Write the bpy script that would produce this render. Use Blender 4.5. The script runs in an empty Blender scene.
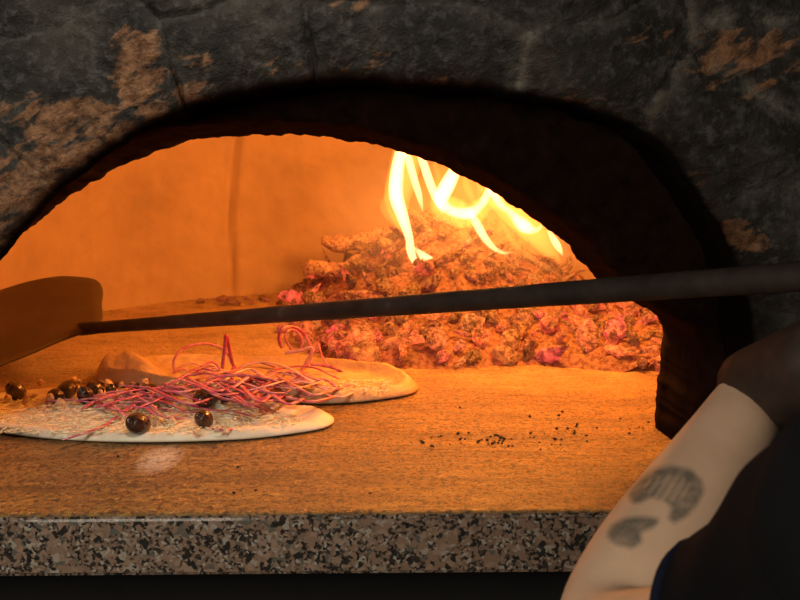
import bpy, bmesh, math, random
from mathutils import Vector, noise, Matrix
random.seed(7)
C = bpy.context.scene.collection
S = bpy.context.scene
# ---------------------------------------------------------------- camera
PITCH = math.radians(8); CH = .28; F = 1111.0
CAM = Vector((0, 0, CH))
cd = bpy.data.cameras.new('camera'); cam = bpy.data.objects.new('camera', cd); C.objects.link(cam)
ROLL = math.radians(.45)
fw = Vector((0, math.cos(PITCH), -math.sin(PITCH))); up0 = Vector((0, math.sin(PITCH), math.cos(PITCH))); X0 = Vector((1, 0, 0))
rt = X0 * math.cos(ROLL) - up0 * math.sin(ROLL); up = up0 * math.cos(ROLL) + X0 * math.sin(ROLL)
cam.rotation_euler = Matrix((rt, up, -fw)).transposed().to_euler(); cam.location = CAM
cd.sensor_width = 36; cd.lens = 36 * F / 800; cd.clip_start = .02
cd.dof.use_dof = True; cd.dof.focus_distance = 1.08; cd.dof.aperture_fstop = 16
S.camera = cam
# ---------------------------------------------------------------- world, lamps, exposure
w = bpy.data.worlds.new('world'); S.world = w; w.use_nodes = True
w.node_tree.nodes['Background'].inputs[0].default_value = (.9, .85, .8, 1)
w.node_tree.nodes['Background'].inputs[1].default_value = .035
S.view_settings.view_transform = 'Standard'; S.view_settings.look = 'None'
S.view_settings.exposure = 0; S.view_settings.gamma = 1
def lamp(name, kind, loc, energy, color, size=.1, target=None):
    d = bpy.data.lights.new(name, kind); d.energy = energy; d.color = color
    if kind == 'AREA': d.size = size
    else: d.shadow_soft_size = size
    o = bpy.data.objects.new(name, d); C.objects.link(o); o.location = loc
    if target: o.rotation_euler = (Vector(target) - Vector(loc)).to_track_quat('-Z', 'Y').to_euler()
    return o
kl = lamp('kitchen_spotlight', 'SPOT', (.16, .05, 1.08), 32, (1, .95, .82), .05, (-.36, .98, 0))
kl.data.spot_size = math.radians(44); kl.data.spot_blend = 1
lamp('low_fill_lamp', 'AREA', (-.50, -.40, .52), 9.0, (1, .87, .70), .4, (.15, .9, .2))  # unseen low fill lamp, added for the arm and stone face
FC = (1, .34, .05)
lamp('hidden_fire_lamp', 'POINT', (.10, 1.66, .37), 7.0, FC, .05)
lamp('hidden_fire_lamp', 'POINT', (.20, 1.30, .325), 13, FC, .05)  # added lamp forward of the flames, hidden by the arch, brightening the front hearth

# ---------------------------------------------------------------- helpers
def ray(px, py): return fw + rt * ((px - 400) / F) + up * ((300 - py) / F)
def P(px, py, Y):
    d = ray(px, py); return CAM + d * (Y / d.y)
def G(px, py, z=0.0):
    d = ray(px, py); return CAM + d * ((z - CH) / d.z)
def tag(o, label=None, cat=None, group=None, kind=None):
    if label: o['label'] = label
    if cat: o['category'] = cat
    if group: o['group'] = group
    if kind: o['kind'] = kind
    return o
def thing(name, label, cat, loc=(0, 0, 0), group=None):
    o = bpy.data.objects.new(name, None); C.objects.link(o); o.location = loc; o.empty_display_size = .02
    return tag(o, label, cat, group)
def link(name, me, m=None, parent=None, smooth=True):
    if m: me.materials.append(m)
    if smooth:
        for p in me.polygons: p.use_smooth = True
    o = bpy.data.objects.new(name, me); C.objects.link(o)
    if parent:
        o.parent = parent; o.location = -Vector(parent.location)
    return o
def mesh(name, vs, fs):
    me = bpy.data.meshes.new(name); me.from_pydata([tuple(v) for v in vs], [], fs); me.update(); return me
def fix(me):
    bm = bmesh.new(); bm.from_mesh(me); bmesh.ops.recalc_face_normals(bm, faces=bm.faces); bm.to_mesh(me); bm.free(); return me
def catmull(pts, n):
    """resample a list of tuples with a smooth curve"""
    k = len(pts); out = []
    for i in range(n):
        u = i / (n - 1) * (k - 1); a = min(int(u), k - 2); t = u - a
        p0 = pts[max(a - 1, 0)]; p1 = pts[a]; p2 = pts[a + 1]; p3 = pts[min(a + 2, k - 1)]
        out.append(tuple(.5 * ((2 * q1) + (-q0 + q2) * t + (2 * q0 - 5 * q1 + 4 * q2 - q3) * t * t + (-q0 + 3 * q1 - 3 * q2 + q3) * t ** 3)
                         for q0, q1, q2, q3 in zip(p0, p1, p2, p3)))
    return out
def resample(pts, n):
    """even arc-length resample of a 2D/3D polyline"""
    pts = [Vector(p) for p in pts]; L = [0]
    for a, b in zip(pts, pts[1:]): L.append(L[-1] + (b - a).length)
    out = []; j = 0
    for i in range(n):
        s = L[-1] * i / (n - 1)
        while j < len(L) - 2 and L[j + 1] < s: j += 1
        t = (s - L[j]) / max(1e-9, L[j + 1] - L[j]); out.append(pts[j].lerp(pts[j + 1], t))
    return out
def sweep(pts, rad, seg=10, flat=1.0, upv=(0, 0, 1), wob=0, closed=True, wscale=20):
    """tube along pts; rad = list of radii; flat squeezes the cross-section along upv"""
    vs = []; fs = []; pts = [Vector(p) for p in pts]; n = len(pts); upv = Vector(upv)
    for i, p in enumerate(pts):
        t = (pts[min(i + 1, n - 1)] - pts[max(i - 1, 0)]).normalized()
        a = t.cross(upv)
        if a.length < 1e-4: a = t.cross(Vector((1, 0, 0)))
        a.normalize(); b = a.cross(t).normalized()
        for k in range(seg):
            th = 2 * math.pi * k / seg
            q = a * math.cos(th) * rad[i] + b * math.sin(th) * rad[i] * flat
            if wob: q *= 1 + wob * noise.noise((p + q) * wscale)
            vs.append(p + q)
    for i in range(n - 1):
        for k in range(seg):
            k2 = (k + 1) % seg
            fs.append((i * seg + k, i * seg + k2, (i + 1) * seg + k2, (i + 1) * seg + k))
    if closed:
        fs.append(tuple(range(seg))[::-1]); fs.append(tuple((n - 1) * seg + k for k in range(seg)))
    return vs, fs
def join(parts):
    vs = []; fs = []
    for v, f in parts:
        o = len(vs); vs += list(v); fs += [tuple(i + o for i in q) for q in f]
    return vs, fs
def fbm(v, o=4):
    return noise.fractal(v, 1.0, 2.1, o)
def sm(a, b, x):
    t = max(0, min(1, (x - a) / (b - a))); return t * t * (3 - 2 * t)
# ---------------------------------------------------------------- materials
class N:
    def __init__(s, name):
        s.m = bpy.data.materials.new(name); s.m.use_nodes = True; s.t = s.m.node_tree; s.b = s.t.nodes['Principled BSDF']
        s.out = s.t.nodes['Material Output']
    def n(s, ty, ins=None, **kw):
        x = s.t.nodes.new(ty)
        for k, v in kw.items(): setattr(x, k, v)
        for k, v in (ins or {}).items(): s.set(x, k, v)
        return x
    def set(s, x, k, v):
        if isinstance(v, bpy.types.NodeSocket): s.t.links.new(v, x.inputs[k])
        else: x.inputs[k].default_value = v
    def coord(s, scale=(1, 1, 1), kind='Object'):
        c = s.n('ShaderNodeTexCoord'); m = s.n('ShaderNodeMapping', {0: c.outputs[kind]}); m.inputs['Scale'].default_value = scale
        return m.outputs[0]
    def noise(s, co, scale, detail=5, rough=.6, dist=0):
        return s.n('ShaderNodeTexNoise', {'Vector': co, 'Scale': scale, 'Detail': detail, 'Roughness': rough, 'Distortion': dist}).outputs['Fac']
    def ramp(s, f, stops, interp='LINEAR'):
        r = s.n('ShaderNodeValToRGB', {0: f}); e = r.color_ramp.elements; r.color_ramp.interpolation = interp
        e[0].position = stops[0][0]; e[1].position = stops[-1][0]
        for p, c in stops[1:-1]: e.new(p)
        for el, (p, c) in zip(e, stops): el.position = p; el.color = (c[0], c[1], c[2], 1) if hasattr(c, '__len__') else (c, c, c, 1)
        return r.outputs[0]
    def mix(s, f, a, b, mode='MIX'):
        x = s.n('ShaderNodeMix', data_type='RGBA', blend_type=mode)
        s.set(x, 0, f)
        for i, v in ((6, a), (7, b)):
            if not isinstance(v, bpy.types.NodeSocket): v = (*v, 1) if len(v) == 3 else v
            s.set(x, i, v)
        return x.outputs[2]
    def math(s, op, a, b=0.0, c=0.0, clamp=False):
        x = s.n('ShaderNodeMath', operation=op, use_clamp=clamp); s.set(x, 0, a); s.set(x, 1, b); s.set(x, 2, c); return x.outputs[0]
    def bump(s, h, st, dist=.002):
        b = s.n('ShaderNodeBump', {'Height': h, 'Strength': st, 'Distance': dist}); s.set(s.b, 'Normal', b.outputs[0])
    def base(s, col=None, rough=None, spec=None, metal=None):
        if col is not None: s.set(s.b, 'Base Color', col if isinstance(col, bpy.types.NodeSocket) or len(col) == 4 else (*col, 1))
        if rough is not None: s.set(s.b, 'Roughness', rough)
        if spec is not None: s.set(s.b, 'Specular IOR Level', spec)
        if metal is not None: s.set(s.b, 'Metallic', metal)
        return s
def simple(name, col, rough=.6, var=.25, scale=60, bump=.2, dist=.001, spec=.5):
    s = N(name); co = s.coord(); f = s.noise(co, scale, 4)
    c2 = tuple(c * (1 - var) for c in col); c3 = tuple(min(1, c * (1 + var)) for c in col)
    s.base(s.ramp(f, [(.3, c2), (.7, c3)]), rough, spec); s.bump(f, bump, dist); return s.m

# stone face of the arch
s = N('sooty_stone'); co = s.coord()
at = s.n('ShaderNodeAttribute', attribute_name='mask'); sep = s.n('ShaderNodeSeparateColor', {0: at.outputs[0]})
n1 = s.noise(co, 14, 8, .65); n2 = s.noise(co, 120, 6, .7); n3 = s.noise(co, 420, 3, .6)
dark = s.ramp(n1, [(.32, (.008, .0063, .0053)), (.5, (.019, .0158, .0133)), (.62, (.042, .036, .030)), (.78, (.10, .087, .073))])
dark = s.mix(s.ramp(n2, [(.5, 0), (.72, .65)]), dark, (.12, .115, .105))
mp = s.n('ShaderNodeMapping', {0: co}); mp.inputs['Rotation'].default_value = (0, .5, 0)
mp2 = s.n('ShaderNodeMapping', {0: mp.outputs[0]}); mp2.inputs['Scale'].default_value = (22, 30, 60)
st = s.noise(mp2.outputs[0], 1.6, 5, .6, .4)
fb = s.math('ADD', s.math('MULTIPLY', sep.outputs[0], 1.05), s.math('MULTIPLY_ADD', st, 3.2, -2.12), clamp=True)
fb = s.math('MULTIPLY', fb, 3.0, clamp=True)
fb = s.math('MULTIPLY', fb, s.math('MULTIPLY', sep.outputs[0], 4, clamp=True))
brown = s.mix(s.ramp(n2, [(.35, 0), (.7, 1)]), (.09, .038, .017), (.36, .18, .088))
c1 = s.mix(fb, dark, brown)
fm = s.math('MULTIPLY', sep.outputs[1], s.ramp(s.noise(co, 45, 4), [(.42, 0), (.62, .8)]))
c1 = s.mix(fm, c1, (.20, .185, .155))
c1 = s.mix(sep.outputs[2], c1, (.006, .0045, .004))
s.base(c1, .72, .35)
s.set(s.b, 'Specular IOR Level', s.math('MULTIPLY_ADD', sep.outputs[2], -.35, .35))
hh = s.math('ADD', s.math('MULTIPLY', n2, .7), s.math('ADD', s.math('MULTIPLY', n3, .25), s.math('MULTIPLY', st, .5)))
s.bump(hh, 1.0, .006); STONE = s.m

SOOT = simple('soot_black_brick', (.010, .0045, .0030), .97, .5, 60, .5, .003, .02)

s = N('oven_clay'); co = s.coord()
n1 = s.noise(co, 5, 6, .6); n2 = s.noise(co, 60, 5, .6)
c1 = s.ramp(n1, [(.3, (.35, .245, .165)), (.55, (.44, .31, .20)), (.75, (.49, .35, .235))])
c1 = s.mix(s.ramp(n2, [(.55, 0), (.75, .3)]), c1, (.42, .25, .14))
at = s.n('ShaderNodeAttribute', attribute_name='seam')
c1 = s.mix(at.outputs['Fac'], c1, (.30, .17, .10))
s.base(c1, .85, .2); s.bump(n2, .35, .003); CLAY = s.m

# hearth: worn fire-brick with fine streaks running across
s = N('hearth_stone'); co = s.coord()
g = s.n('ShaderNodeNewGeometry'); 
mp = s.n('ShaderNodeMapping', {0: co}); mp.inputs['Scale'].default_value = (22, 90, 28)
a1 = s.noise(mp.outputs[0], 1.0, 6, .65, .6)
mp = s.n('ShaderNodeMapping', {0: co}); mp.inputs['Scale'].default_value = (150, 130, 150)
a2 = s.noise(mp.outputs[0], 1.0, 5, .7, .3)
a3 = s.noise(co, 9, 4)
mp = s.n('ShaderNodeMapping', {0: co}); mp.inputs['Scale'].default_value = (4, 26, 4)
a4 = s.noise(mp.outputs[0], 1.0, 4, .6, .5)
c1 = s.ramp(a1, [(.3, (.19, .088, .022)), (.5, (.40, .205, .045)), (.72, (.62, .36, .08))])
c1 = s.mix(s.ramp(a3, [(.35, .4), (.6, 0)]), c1, (.16, .085, .05))
c1 = s.mix(s.ramp(a2, [(.40, .9), (.54, 0)]), c1, (.05, .024, .010))
c1 = s.mix(s.ramp(a4, [(.36, .6), (.5, 0)]), c1, (.09, .042, .014))
xyz = s.n('ShaderNodeSeparateXYZ', {0: co})
deep = s.math('MULTIPLY', s.math('SUBTRACT', xyz.outputs[1], 1.20), 4.5, clamp=True)
ashf = s.math('MULTIPLY', deep, s.ramp(s.math('ADD', s.math('MULTIPLY', a1, .5), s.math('MULTIPLY', a3, .5)), [(.38, .25), (.58, .9)]))
c1 = s.mix(ashf, c1, (.56, .38, .20))
def blob(cx, cy, rx, ry):
    dx = s.math('DIVIDE', s.math('SUBTRACT', xyz.outputs[0], cx), rx); dy = s.math('DIVIDE', s.math('SUBTRACT', xyz.outputs[1], cy), ry)
    d = s.math('ADD', s.math('MULTIPLY', dx, dx), s.math('MULTIPLY', dy, dy))
    return s.math('SUBTRACT', 1.0, d, clamp=True)
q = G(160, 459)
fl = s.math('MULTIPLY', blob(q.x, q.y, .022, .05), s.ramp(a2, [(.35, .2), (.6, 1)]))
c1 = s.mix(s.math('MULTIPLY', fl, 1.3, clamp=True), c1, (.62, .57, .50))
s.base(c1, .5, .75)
s.set(s.b, 'Roughness', s.ramp(a2, [(.40, .6), (.6, .22)]))
s.bump(s.math('ADD', a1, s.math('MULTIPLY', a2, 1.6)), 1.0, .004); HEARTH = s.m

# granite
s = N('granite'); co = s.coord()
wv = s.n('ShaderNodeVectorMath', {0: co, 1: s.n('ShaderNodeTexNoise', {'Vector': co, 'Scale': 170.0, 'Detail': 2.0}).outputs['Color']}, operation='MULTIPLY_ADD')
wv = s.n('ShaderNodeVectorMath', {0: s.n('ShaderNodeTexNoise', {'Vector': co, 'Scale': 160.0, 'Detail': 3.0}).outputs['Color'], 1: (.006, .006, .006), 2: co}, operation='MULTIPLY_ADD')
v1 = s.n('ShaderNodeTexVoronoi', {'Vector': wv.outputs[0], 'Scale': 190.0}); v2 = s.n('ShaderNodeTexVoronoi', {'Vector': wv.outputs[0], 'Scale': 420.0})
r1 = s.n('ShaderNodeSeparateColor', {0: v1.outputs['Color']}).outputs[0]; r2 = s.n('ShaderNodeSeparateColor', {0: v2.outputs['Color']}).outputs[1]
c1 = s.ramp(r1, [(0, (.020, .017, .014)), (.24, (.19, .12, .082)), (.6, (.235, .155, .11)), (.80, (.09, .085, .07)), (.93, (.26, .22, .18))], 'CONSTANT')
c2 = s.ramp(r2, [(0, (.014, .013, .012)), (.38, (.15, .10, .07)), (.7, (.22, .15, .11)), (.88, (.30, .26, .21))], 'CONSTANT')
c1 = s.mix(s.ramp(s.noise(co, 120, 2), [(.42, 0), (.5, .9)]), c1, c2)
s.base(c1, .09, .6); GRANITE = s.m

BLACKBOARD = simple('black_painted_panel', (.004, .003, .003), .9, .3, 40, .1)
CABLACK = simple('dark_tile', (.02, .017, .016), .6, .3, 5, .1)

# raw dough
s = N('raw_dough'); co = s.coord(); n1 = s.noise(co, 40, 5)
s.base(s.ramp(n1, [(.3, (.62, .54, .40)), (.7, (.76, .69, .55))]), .55, .4); s.set(s.b, 'Subsurface Weight', .15); s.set(s.b, 'Subsurface Radius', (.01, .006, .003))
s.bump(n1, .4, .002); DOUGH = s.m
s = N('browner_dough'); co = s.coord(); n1 = s.noise(co, 50, 5); n2 = s.noise(co, 9, 3)  # back pizza's dough, browner and bumpier than the front one
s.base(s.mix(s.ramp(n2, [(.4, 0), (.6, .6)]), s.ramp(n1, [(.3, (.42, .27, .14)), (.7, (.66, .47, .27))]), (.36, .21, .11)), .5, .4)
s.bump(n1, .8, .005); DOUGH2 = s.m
CHEESE = simple('grated_cheese', (.78, .75, .50), .5, .15, 90, .2)
NUT = simple('toasted_crumb', (.70, .48, .30), .7, .25, 3, .4, .1)
s = N('olive_skin'); co = s.coord(); oi = s.n('ShaderNodeObjectInfo'); n1 = s.noise(co, 2.2, 3)
c1 = s.ramp(oi.outputs['Random'], [(0, (.022, .008, .010)), (.5, (.045, .018, .012)), (.8, (.07, .05, .012)), (1, (.03, .012, .02))])
s.base(s.mix(s.ramp(n1, [(.45, 0), (.7, .6)]), c1, (.10, .055, .02)), .16, .6); OLIVE = s.m
s = N('red_onion'); co = s.coord(); oi = s.n('ShaderNodeObjectInfo')
n1 = s.noise(co, 55, 3)
c1 = s.ramp(oi.outputs['Random'], [(0, (.46, .05, .14)), (.4, (.56, .13, .20)), (.7, (.36, .03, .10)), (1, (.72, .42, .36))])
s.base(s.mix(s.ramp(n1, [(.45, 0), (.7, .7)]), c1, (.74, .50, .50)), .32, .5); s.set(s.b, 'Subsurface Weight', .2); s.set(s.b, 'Subsurface Radius', (.004, .002, .002)); ONION = s.m

# embers
def ember(name, glow, sc):
    s = N(name); co = s.coord(); oi = s.n('ShaderNodeObjectInfo')
    off = s.n('ShaderNodeVectorMath', {0: co, 1: oi.outputs['Location']}, operation='ADD').outputs[0]
    n1 = s.noise(off, 60 * sc, 5, .65, .5); n2 = s.noise(off, 260 * sc, 4, .7)
    ash = s.mix(s.ramp(n2, [(.4, 0), (.6, 1)]), *(((.10, .045, .03), (.26, .15, .09)) if sc == .5 else ((.20, .11, .065), (.62, .43, .27))))
    s.base(ash, .9, .2)
    rnd = oi.outputs['Random']
    col = s.ramp(rnd, [(0, (1, .13, .025)), (.35, (1, .075, .04)), (.6, (1, .20, .03)), (.85, (1, .055, .06)), (1, (1, .27, .05))] if sc != .5 else [(0, (1, .10, .025)), (1, (1, .10, .025))])
    k = s.ramp(n1, [(.36, 0), (.50, .45), (.66, 1)])
    lev = s.ramp(rnd, [(0, .9), (.25, .25), (.45, 1), (.62, .15), (.8, .7), (1, .4)])
    fine = s.ramp(n2, [(.35, .35), (.65, 1.1)])
    s.set(s.b, 'Emission Color', col)
    s.set(s.b, 'Emission Strength', s.math('MULTIPLY', s.math('MULTIPLY', s.math('MULTIPLY', k, lev), fine), glow))
    s.bump(s.math('ADD', n1, n2), .9, .005 if sc > .5 else (.006 if sc == .5 else .13)); return s.m
EMBER = ember('glowing_ember', 1.5, 1); EMBER_ASH = ember('ash_covered_ember', .45, 1); COAL = ember('glowing_coal', 2.5, .020); COAL_ASH = ember('ash_covered_coal', .5, .022)
BED = ember('ember_ash_bed', .95, .5)
s = N('burning_log'); co = s.coord((1, 1, 1)); 
mp = s.n('ShaderNodeMapping', {0: co}); mp.inputs['Rotation'].default_value = (0, .25, .2)
mp2 = s.n('ShaderNodeMapping', {0: mp.outputs[0]}); mp2.inputs['Scale'].default_value = (30, 120, 190)
n1 = s.noise(mp2.outputs[0], 1, 5, .6, .8); n2 = s.noise(co, 25, 3)
s.base(s.ramp(n1, [(.35, (.05, .02, .015)), (.6, (.32, .17, .10))]), .9, .2)
s.set(s.b, 'Emission Color', s.ramp(n2, [(.35, (1, .05, .03)), (.65, (1, .16, .03))]))
s.set(s.b, 'Emission Strength', s.ramp(n1, [(.35, .05), (.65, .75)])); s.bump(n1, .8, .005); LOG = s.m
CHAR = simple('charcoal', (.012, .010, .009), .9, .4, 3, .5, .1)

def flame_mat(name, col, st):
    m = bpy.data.materials.new(name); m.use_nodes = True; t = m.node_tree; t.nodes.remove(t.nodes['Principled BSDF'])
    e = t.nodes.new('ShaderNodeEmission'); e.inputs[0].default_value = (*col, 1); e.inputs[1].default_value = st
    t.links.new(e.outputs[0], t.nodes['Material Output'].inputs['Volume']); return m
FL_HOT = flame_mat('flame_hot', (1, .37, .14), 430)
FL_MID = flame_mat('flame_mid', (1, .30, .045), 50)
FL_DIM = flame_mat('flame_dim', (1, .27, .03), 8)

# metals, cloth, skin
s = N('sooty_wood_pole'); co = s.coord((1, 1, 1)); n1 = s.noise(co, 30, 5); n2 = s.noise(co, 200, 4)
s.base(s.ramp(n1, [(.35, (.012, .008, .007)), (.6, (.032, .021, .017)), (.8, (.10, .075, .06))]), .7, .3); s.bump(n2, .3, .001); POLE = s.m
s = N('scorched_steel'); co = s.coord(); n1 = s.noise(co, 14, 5)
s.base(s.ramp(n1, [(.3, (.065, .042, .022)), (.7, (.105, .07, .036))]), .55, .3, .3); BLADE = s.m
s = N('black_cotton'); co = s.coord(); n1 = s.noise(co, 12, 4); n2 = s.noise(co, 900, 2)
s.base(s.ramp(n1, [(.3, (.0035, .0035, .0045)), (.7, (.007, .007, .009))]), .95, .15); s.bump(n2, .3, .0008); SHIRT = s.m
HEM = simple('navy_hem', (.008, .011, .026), .9, .3, 300, .2, .001, .1)
s = N('skin'); co = s.coord(); n1 = s.noise(co, 25, 4); n2 = s.noise(co, 400, 3)
at = s.n('ShaderNodeAttribute', attribute_name='ink'); sp = s.n('ShaderNodeSeparateColor', {0: at.outputs[0]})
c1 = s.ramp(n1, [(.3, (.60, .40, .27)), (.7, (.70, .48, .33))])
c1 = s.mix(s.math('MULTIPLY', sp.outputs[0], s.ramp(s.noise(co, 90, 3), [(.3, .55), (.65, .9)])), c1, (.075, .085, .075))
s.base(c1, .55, .35); s.set(s.b, 'Subsurface Weight', .12); s.set(s.b, 'Subsurface Radius', (.012, .005, .003)); s.bump(n2, .15, .0006); SKIN = s.m
BAND_SHADE = simple('dark_band_and_shade', (.03, .016, .011), .7, .4, 60, .3)

# ================================================================ setting behind the scene
def box(x0, x1, y0, y1, z0, z1):
    v = [(x, y, z) for x in (x0, x1) for y in (y0, y1) for z in (z0, z1)]
    f = [(0, 1, 3, 2), (4, 6, 7, 5), (0, 4, 5, 1), (2, 3, 7, 6), (0, 2, 6, 4), (1, 5, 7, 3)]
    return v, f
fl = link('floor', fix(mesh('floor', *box(-2, 2, -1.5, 2.6, -1.15, -1.1))), CABLACK, smooth=False); tag(fl, kind='structure')
wf = link('wall_front', fix(mesh('wall_front', *box(-1.6, 1.6, .93, 1.0, -1.1, -.047))), BLACKBOARD, smooth=False); tag(wf, kind='structure')

# ================================================================ pizza oven
YF = .87; YM = .95; YI = 1.07
oven = thing('pizza_oven', 'wood-fired pizza oven with a sooty stone arch around its glowing orange chamber', 'oven', (0, 1.07, 0))
outer_px = [(-62, 390), (-55, 340), (-32, 292), (0, 250), (38, 207), (78, 172), (122, 142), (170, 115), (225, 98), (285, 87), (350, 85), (420, 88), (480, 91),
            (528, 97), (576, 108), (622, 128), (660, 156), (690, 190), (712, 224), (728, 262), (742, 310), (750, 360), (753, 410)]
inner_px = [(-62, 392), (-55, 345), (-30, 290), (0, 258), (28, 230), (60, 205), (90, 183), (120, 166), (160, 150), (200, 140), (245, 136), (290, 135), (340, 139),
            (390, 148), (430, 161), (470, 179), (510, 203), (545, 228), (575, 254), (596, 276), (615, 291), (640, 304), (655, 314), (662, 328), (662, 345), (658, 370), (656, 400), (656, 420)]
def prof(px, Y, n, jit=0, sd=0):
    pts = [P(x, y, Y) for x, y in catmull(px, 200)]
    l, r = pts[0], pts[-1]
    pts = [Vector((l.x, Y, 0))] + pts + [Vector((r.x, Y, 0))]
    pts = resample(pts, n)
    return pts
NC = 640
outer = prof(outer_px, YF, NC)
cx = -.035; cz = 0.03
def pxof(v):
    d = v - CAM; k = d.dot(fw); return 400 + F * d.dot(rt) / k, 300 - F * d.dot(up) / k
joints = [[(303, -30), (308, 30), (313, 60), (314, 95)], [(120, -10), (160, 20), (190, 12), (245, -4)], [(160, 20), (168, 60), (182, 115)],
          [(-10, 135), (30, 165), (56, 200)], [(528, 30), (520, 70), (514, 100)], [(245, -4), (400, 6), (470, 4), (528, 30), (600, 22), (650, 0), (685, -20)],
          [(685, -20), (688, 52), (665, 85), (640, 128)], [(688, 52), (720, 75), (760, 100), (830, 130)], [(688, 20), (760, 22), (850, 18)],
          [(708, 215), (760, 190), (850, 180)], [(740, 300), (850, 330)], [(-80, 30), (0, 40), (60, 30), (120, -10)]]
light_j = {6, 7, 4, 8}
def jd(px, py):
    best = 1e9; bi = 0
    for i, J in enumerate(joints):
        for (ax, ay), (bx, by) in zip(J, J[1:]):
            t = ((px - ax) * (bx - ax) + (py - ay) * (by - ay)) / ((bx - ax) ** 2 + (by - ay) ** 2); t = max(0, min(1, t))
            d = math.hypot(px - ax - t * (bx - ax), py - ay - t * (by - ay))
            if d < best: best = d; bi = i
    return best, bi
patch = [(140, 70, 26, 40, 1), (150, 100, 22, 16, 1), (65, 118, 55, 22, .8), (95, 150, 60, 24, .95), (25, 185, 42, 34, .9), (20, 225, 30, 25, .8), (745, 60, 62, 34, .66), (735, 238, 28, 16, .85), (770, 290, 20, 8, .6),
         (350, 12, 26, 12, .6), (362, 62, 30, 12, .6), (205, 95, 45, 14, .6), (195, 65, 25, 12, .4), (435, 80, 30, 8, .4), (560, 105, 50, 10, .35), (690, 180, 25, 12, .6), (280, 65, 25, 10, .4), (640, 35, 25, 10, .3)]
def brown(px, py):
    m = 0
    for x, y, rx, ry, k in patch:
        d = ((px - x) / rx) ** 2 + ((py - y) / ry) ** 2
        m = max(m, k * (1 - sm(.1, 2.3, d)))
    return m
NR = 190
vs = []; fs = []; col = []
rows = [-.10 + .1 * i / 14 for i in range(14)] + [.46 * (j / (NR - 1)) ** 1.25 for j in range(NR)]
for i, p in enumerate(outer):
    d = Vector((p.x - cx, 0, max(p.z - cz, 0)))
    if p.z < .12: d = Vector((d.x, 0, d.z * p.z / .12))
    d.normalize()
    jag = .004 * fbm(Vector((p.x * 20, 3, p.z * 20)), 4) + .0010 * noise.noise(Vector((p.x * 160, 7, p.z * 160)))
    for j, sj in enumerate(rows):
        if sj < 0:      # the stone's underside, running back into the tunnel
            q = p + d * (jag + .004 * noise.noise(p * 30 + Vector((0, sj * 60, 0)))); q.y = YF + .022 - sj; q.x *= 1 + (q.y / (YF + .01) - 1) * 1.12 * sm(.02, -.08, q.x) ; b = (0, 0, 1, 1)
        else:
            q = p + d * (sj + jag); r = .022
            X, Z = pxof(Vector((q.x, YF, q.z)))
            dj, ji = jd(X + 5 * noise.noise(q * 40), Z + 5 * noise.noise(q * 40 + Vector((9, 9, 9))))
            big = .008 * fbm(q * 7 + Vector((5, 0, 0)), 3) + .0028 * fbm(q * 32, 4) + .0016 * noise.noise(q * 150)
            flk = brown(X, Z)
            flk2 = -.004 * flk * abs(noise.noise(Vector((q.x * 35 + q.z * 12, 0, q.z * 110 - q.x * 30))))
            wd = 4.5 if ji not in light_j else 6
            gr = (.011 if ji < 3 else .004) * (.7 + 1.2 * noise.noise(q * 22)) * math.exp(-(dj / (wd * .7)) ** 2) + .003 * math.exp(-(dj / 18) ** 2)
            rd = 0
            if sj < r: rd = r - math.sqrt(max(0, r * r - (r - sj) ** 2))
            bulge = -.012 * sm(0, .07, sj)
            q.y = YF + rd + (big + flk2) * -1 * min(1, .35 + sj / .02) + gr + bulge
            mo = math.exp(-(dj / 9) ** 2) if ji in light_j else .25 * math.exp(-(dj / 10) ** 2)
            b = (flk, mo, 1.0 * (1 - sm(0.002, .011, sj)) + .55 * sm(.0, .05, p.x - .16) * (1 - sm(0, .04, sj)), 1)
        vs.append(q); col.append(b)
R_ = len(rows)
for i in range(NC - 1):
    for j in range(R_ - 1): fs.append((i * R_ + j, i * R_ + j + 1, (i + 1) * R_ + j + 1, (i + 1) * R_ + j))
me = mesh('stone_arch', vs, fs)
ca = me.color_attributes.new('mask', 'FLOAT_COLOR', 'POINT')
for k, c in enumerate(col): ca.data[k].color = tuple(min(1, max(0, x)) for x in c)
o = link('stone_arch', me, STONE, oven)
tag(o, 'dark chiselled stone face of the arch with rusty brown flakes')

# inner arch ring (front face, reveal, back face)
NI = 500
inner = prof(inner_px, YI, NI); midp = []
for p in inner:
    # the ring flares a little towards the room
    f = .94 if p.x < 0 else 1.0
    jg = Vector(((p.x - cx), 0, p.z)).normalized() * (.0011 * noise.noise(p * 230) + .0025 * noise.noise(p * 40) + .0022 * noise.noise(p * 90))
    p += jg; p.z = max(0, p.z)
    midp.append(Vector((p.x * 1.0, YM, p.z * 1.0)))
rowsf = []
def out_of(p, s_):
    d = Vector((p.x - cx, 0, max(0, p.z - cz) if p.z > .1 else 0)).normalized(); return p + d * s_
def grow(base, Y, s_): return [Vector((out_of(p, s_).x, Y, max(0, out_of(p, s_).z))) for p in base]
rings = [grow(inner, YM + .002, .30), grow(inner, YM + .001, .10), grow(inner, YM, .03), grow(inner, YM + .002, .018), grow(inner, YM + .01, .012)]
for k in range(1, 9):
    Y = YM + .01 + (YI - YM - .01) * k / 8; rings.append(grow(inner, Y, .012 * (1 - k / 8) ** 1))
rings += [grow(inner, YI + .004, .004), grow(inner, YI + .006, .05), grow(inner, YI + .012, .7)]
vs = [q + (Vector((noise.noise(q * 60), noise.noise(q * 60 + Vector((4, 4, 4))), noise.noise(q * 60 + Vector((8, 1, 1))))) * .0025 if 2 < k < 12 and q.z > .004 else Vector()) for k, rg in enumerate(rings) for q in rg]
fs = [(k * NI + i, k * NI + i + 1, (k + 1) * NI + i + 1, (k + 1) * NI + i) for k in range(len(rings) - 1) for i in range(NI - 1)]
link('inner_arch', mesh('inner_arch', vs, fs), SOOT, oven)

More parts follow.
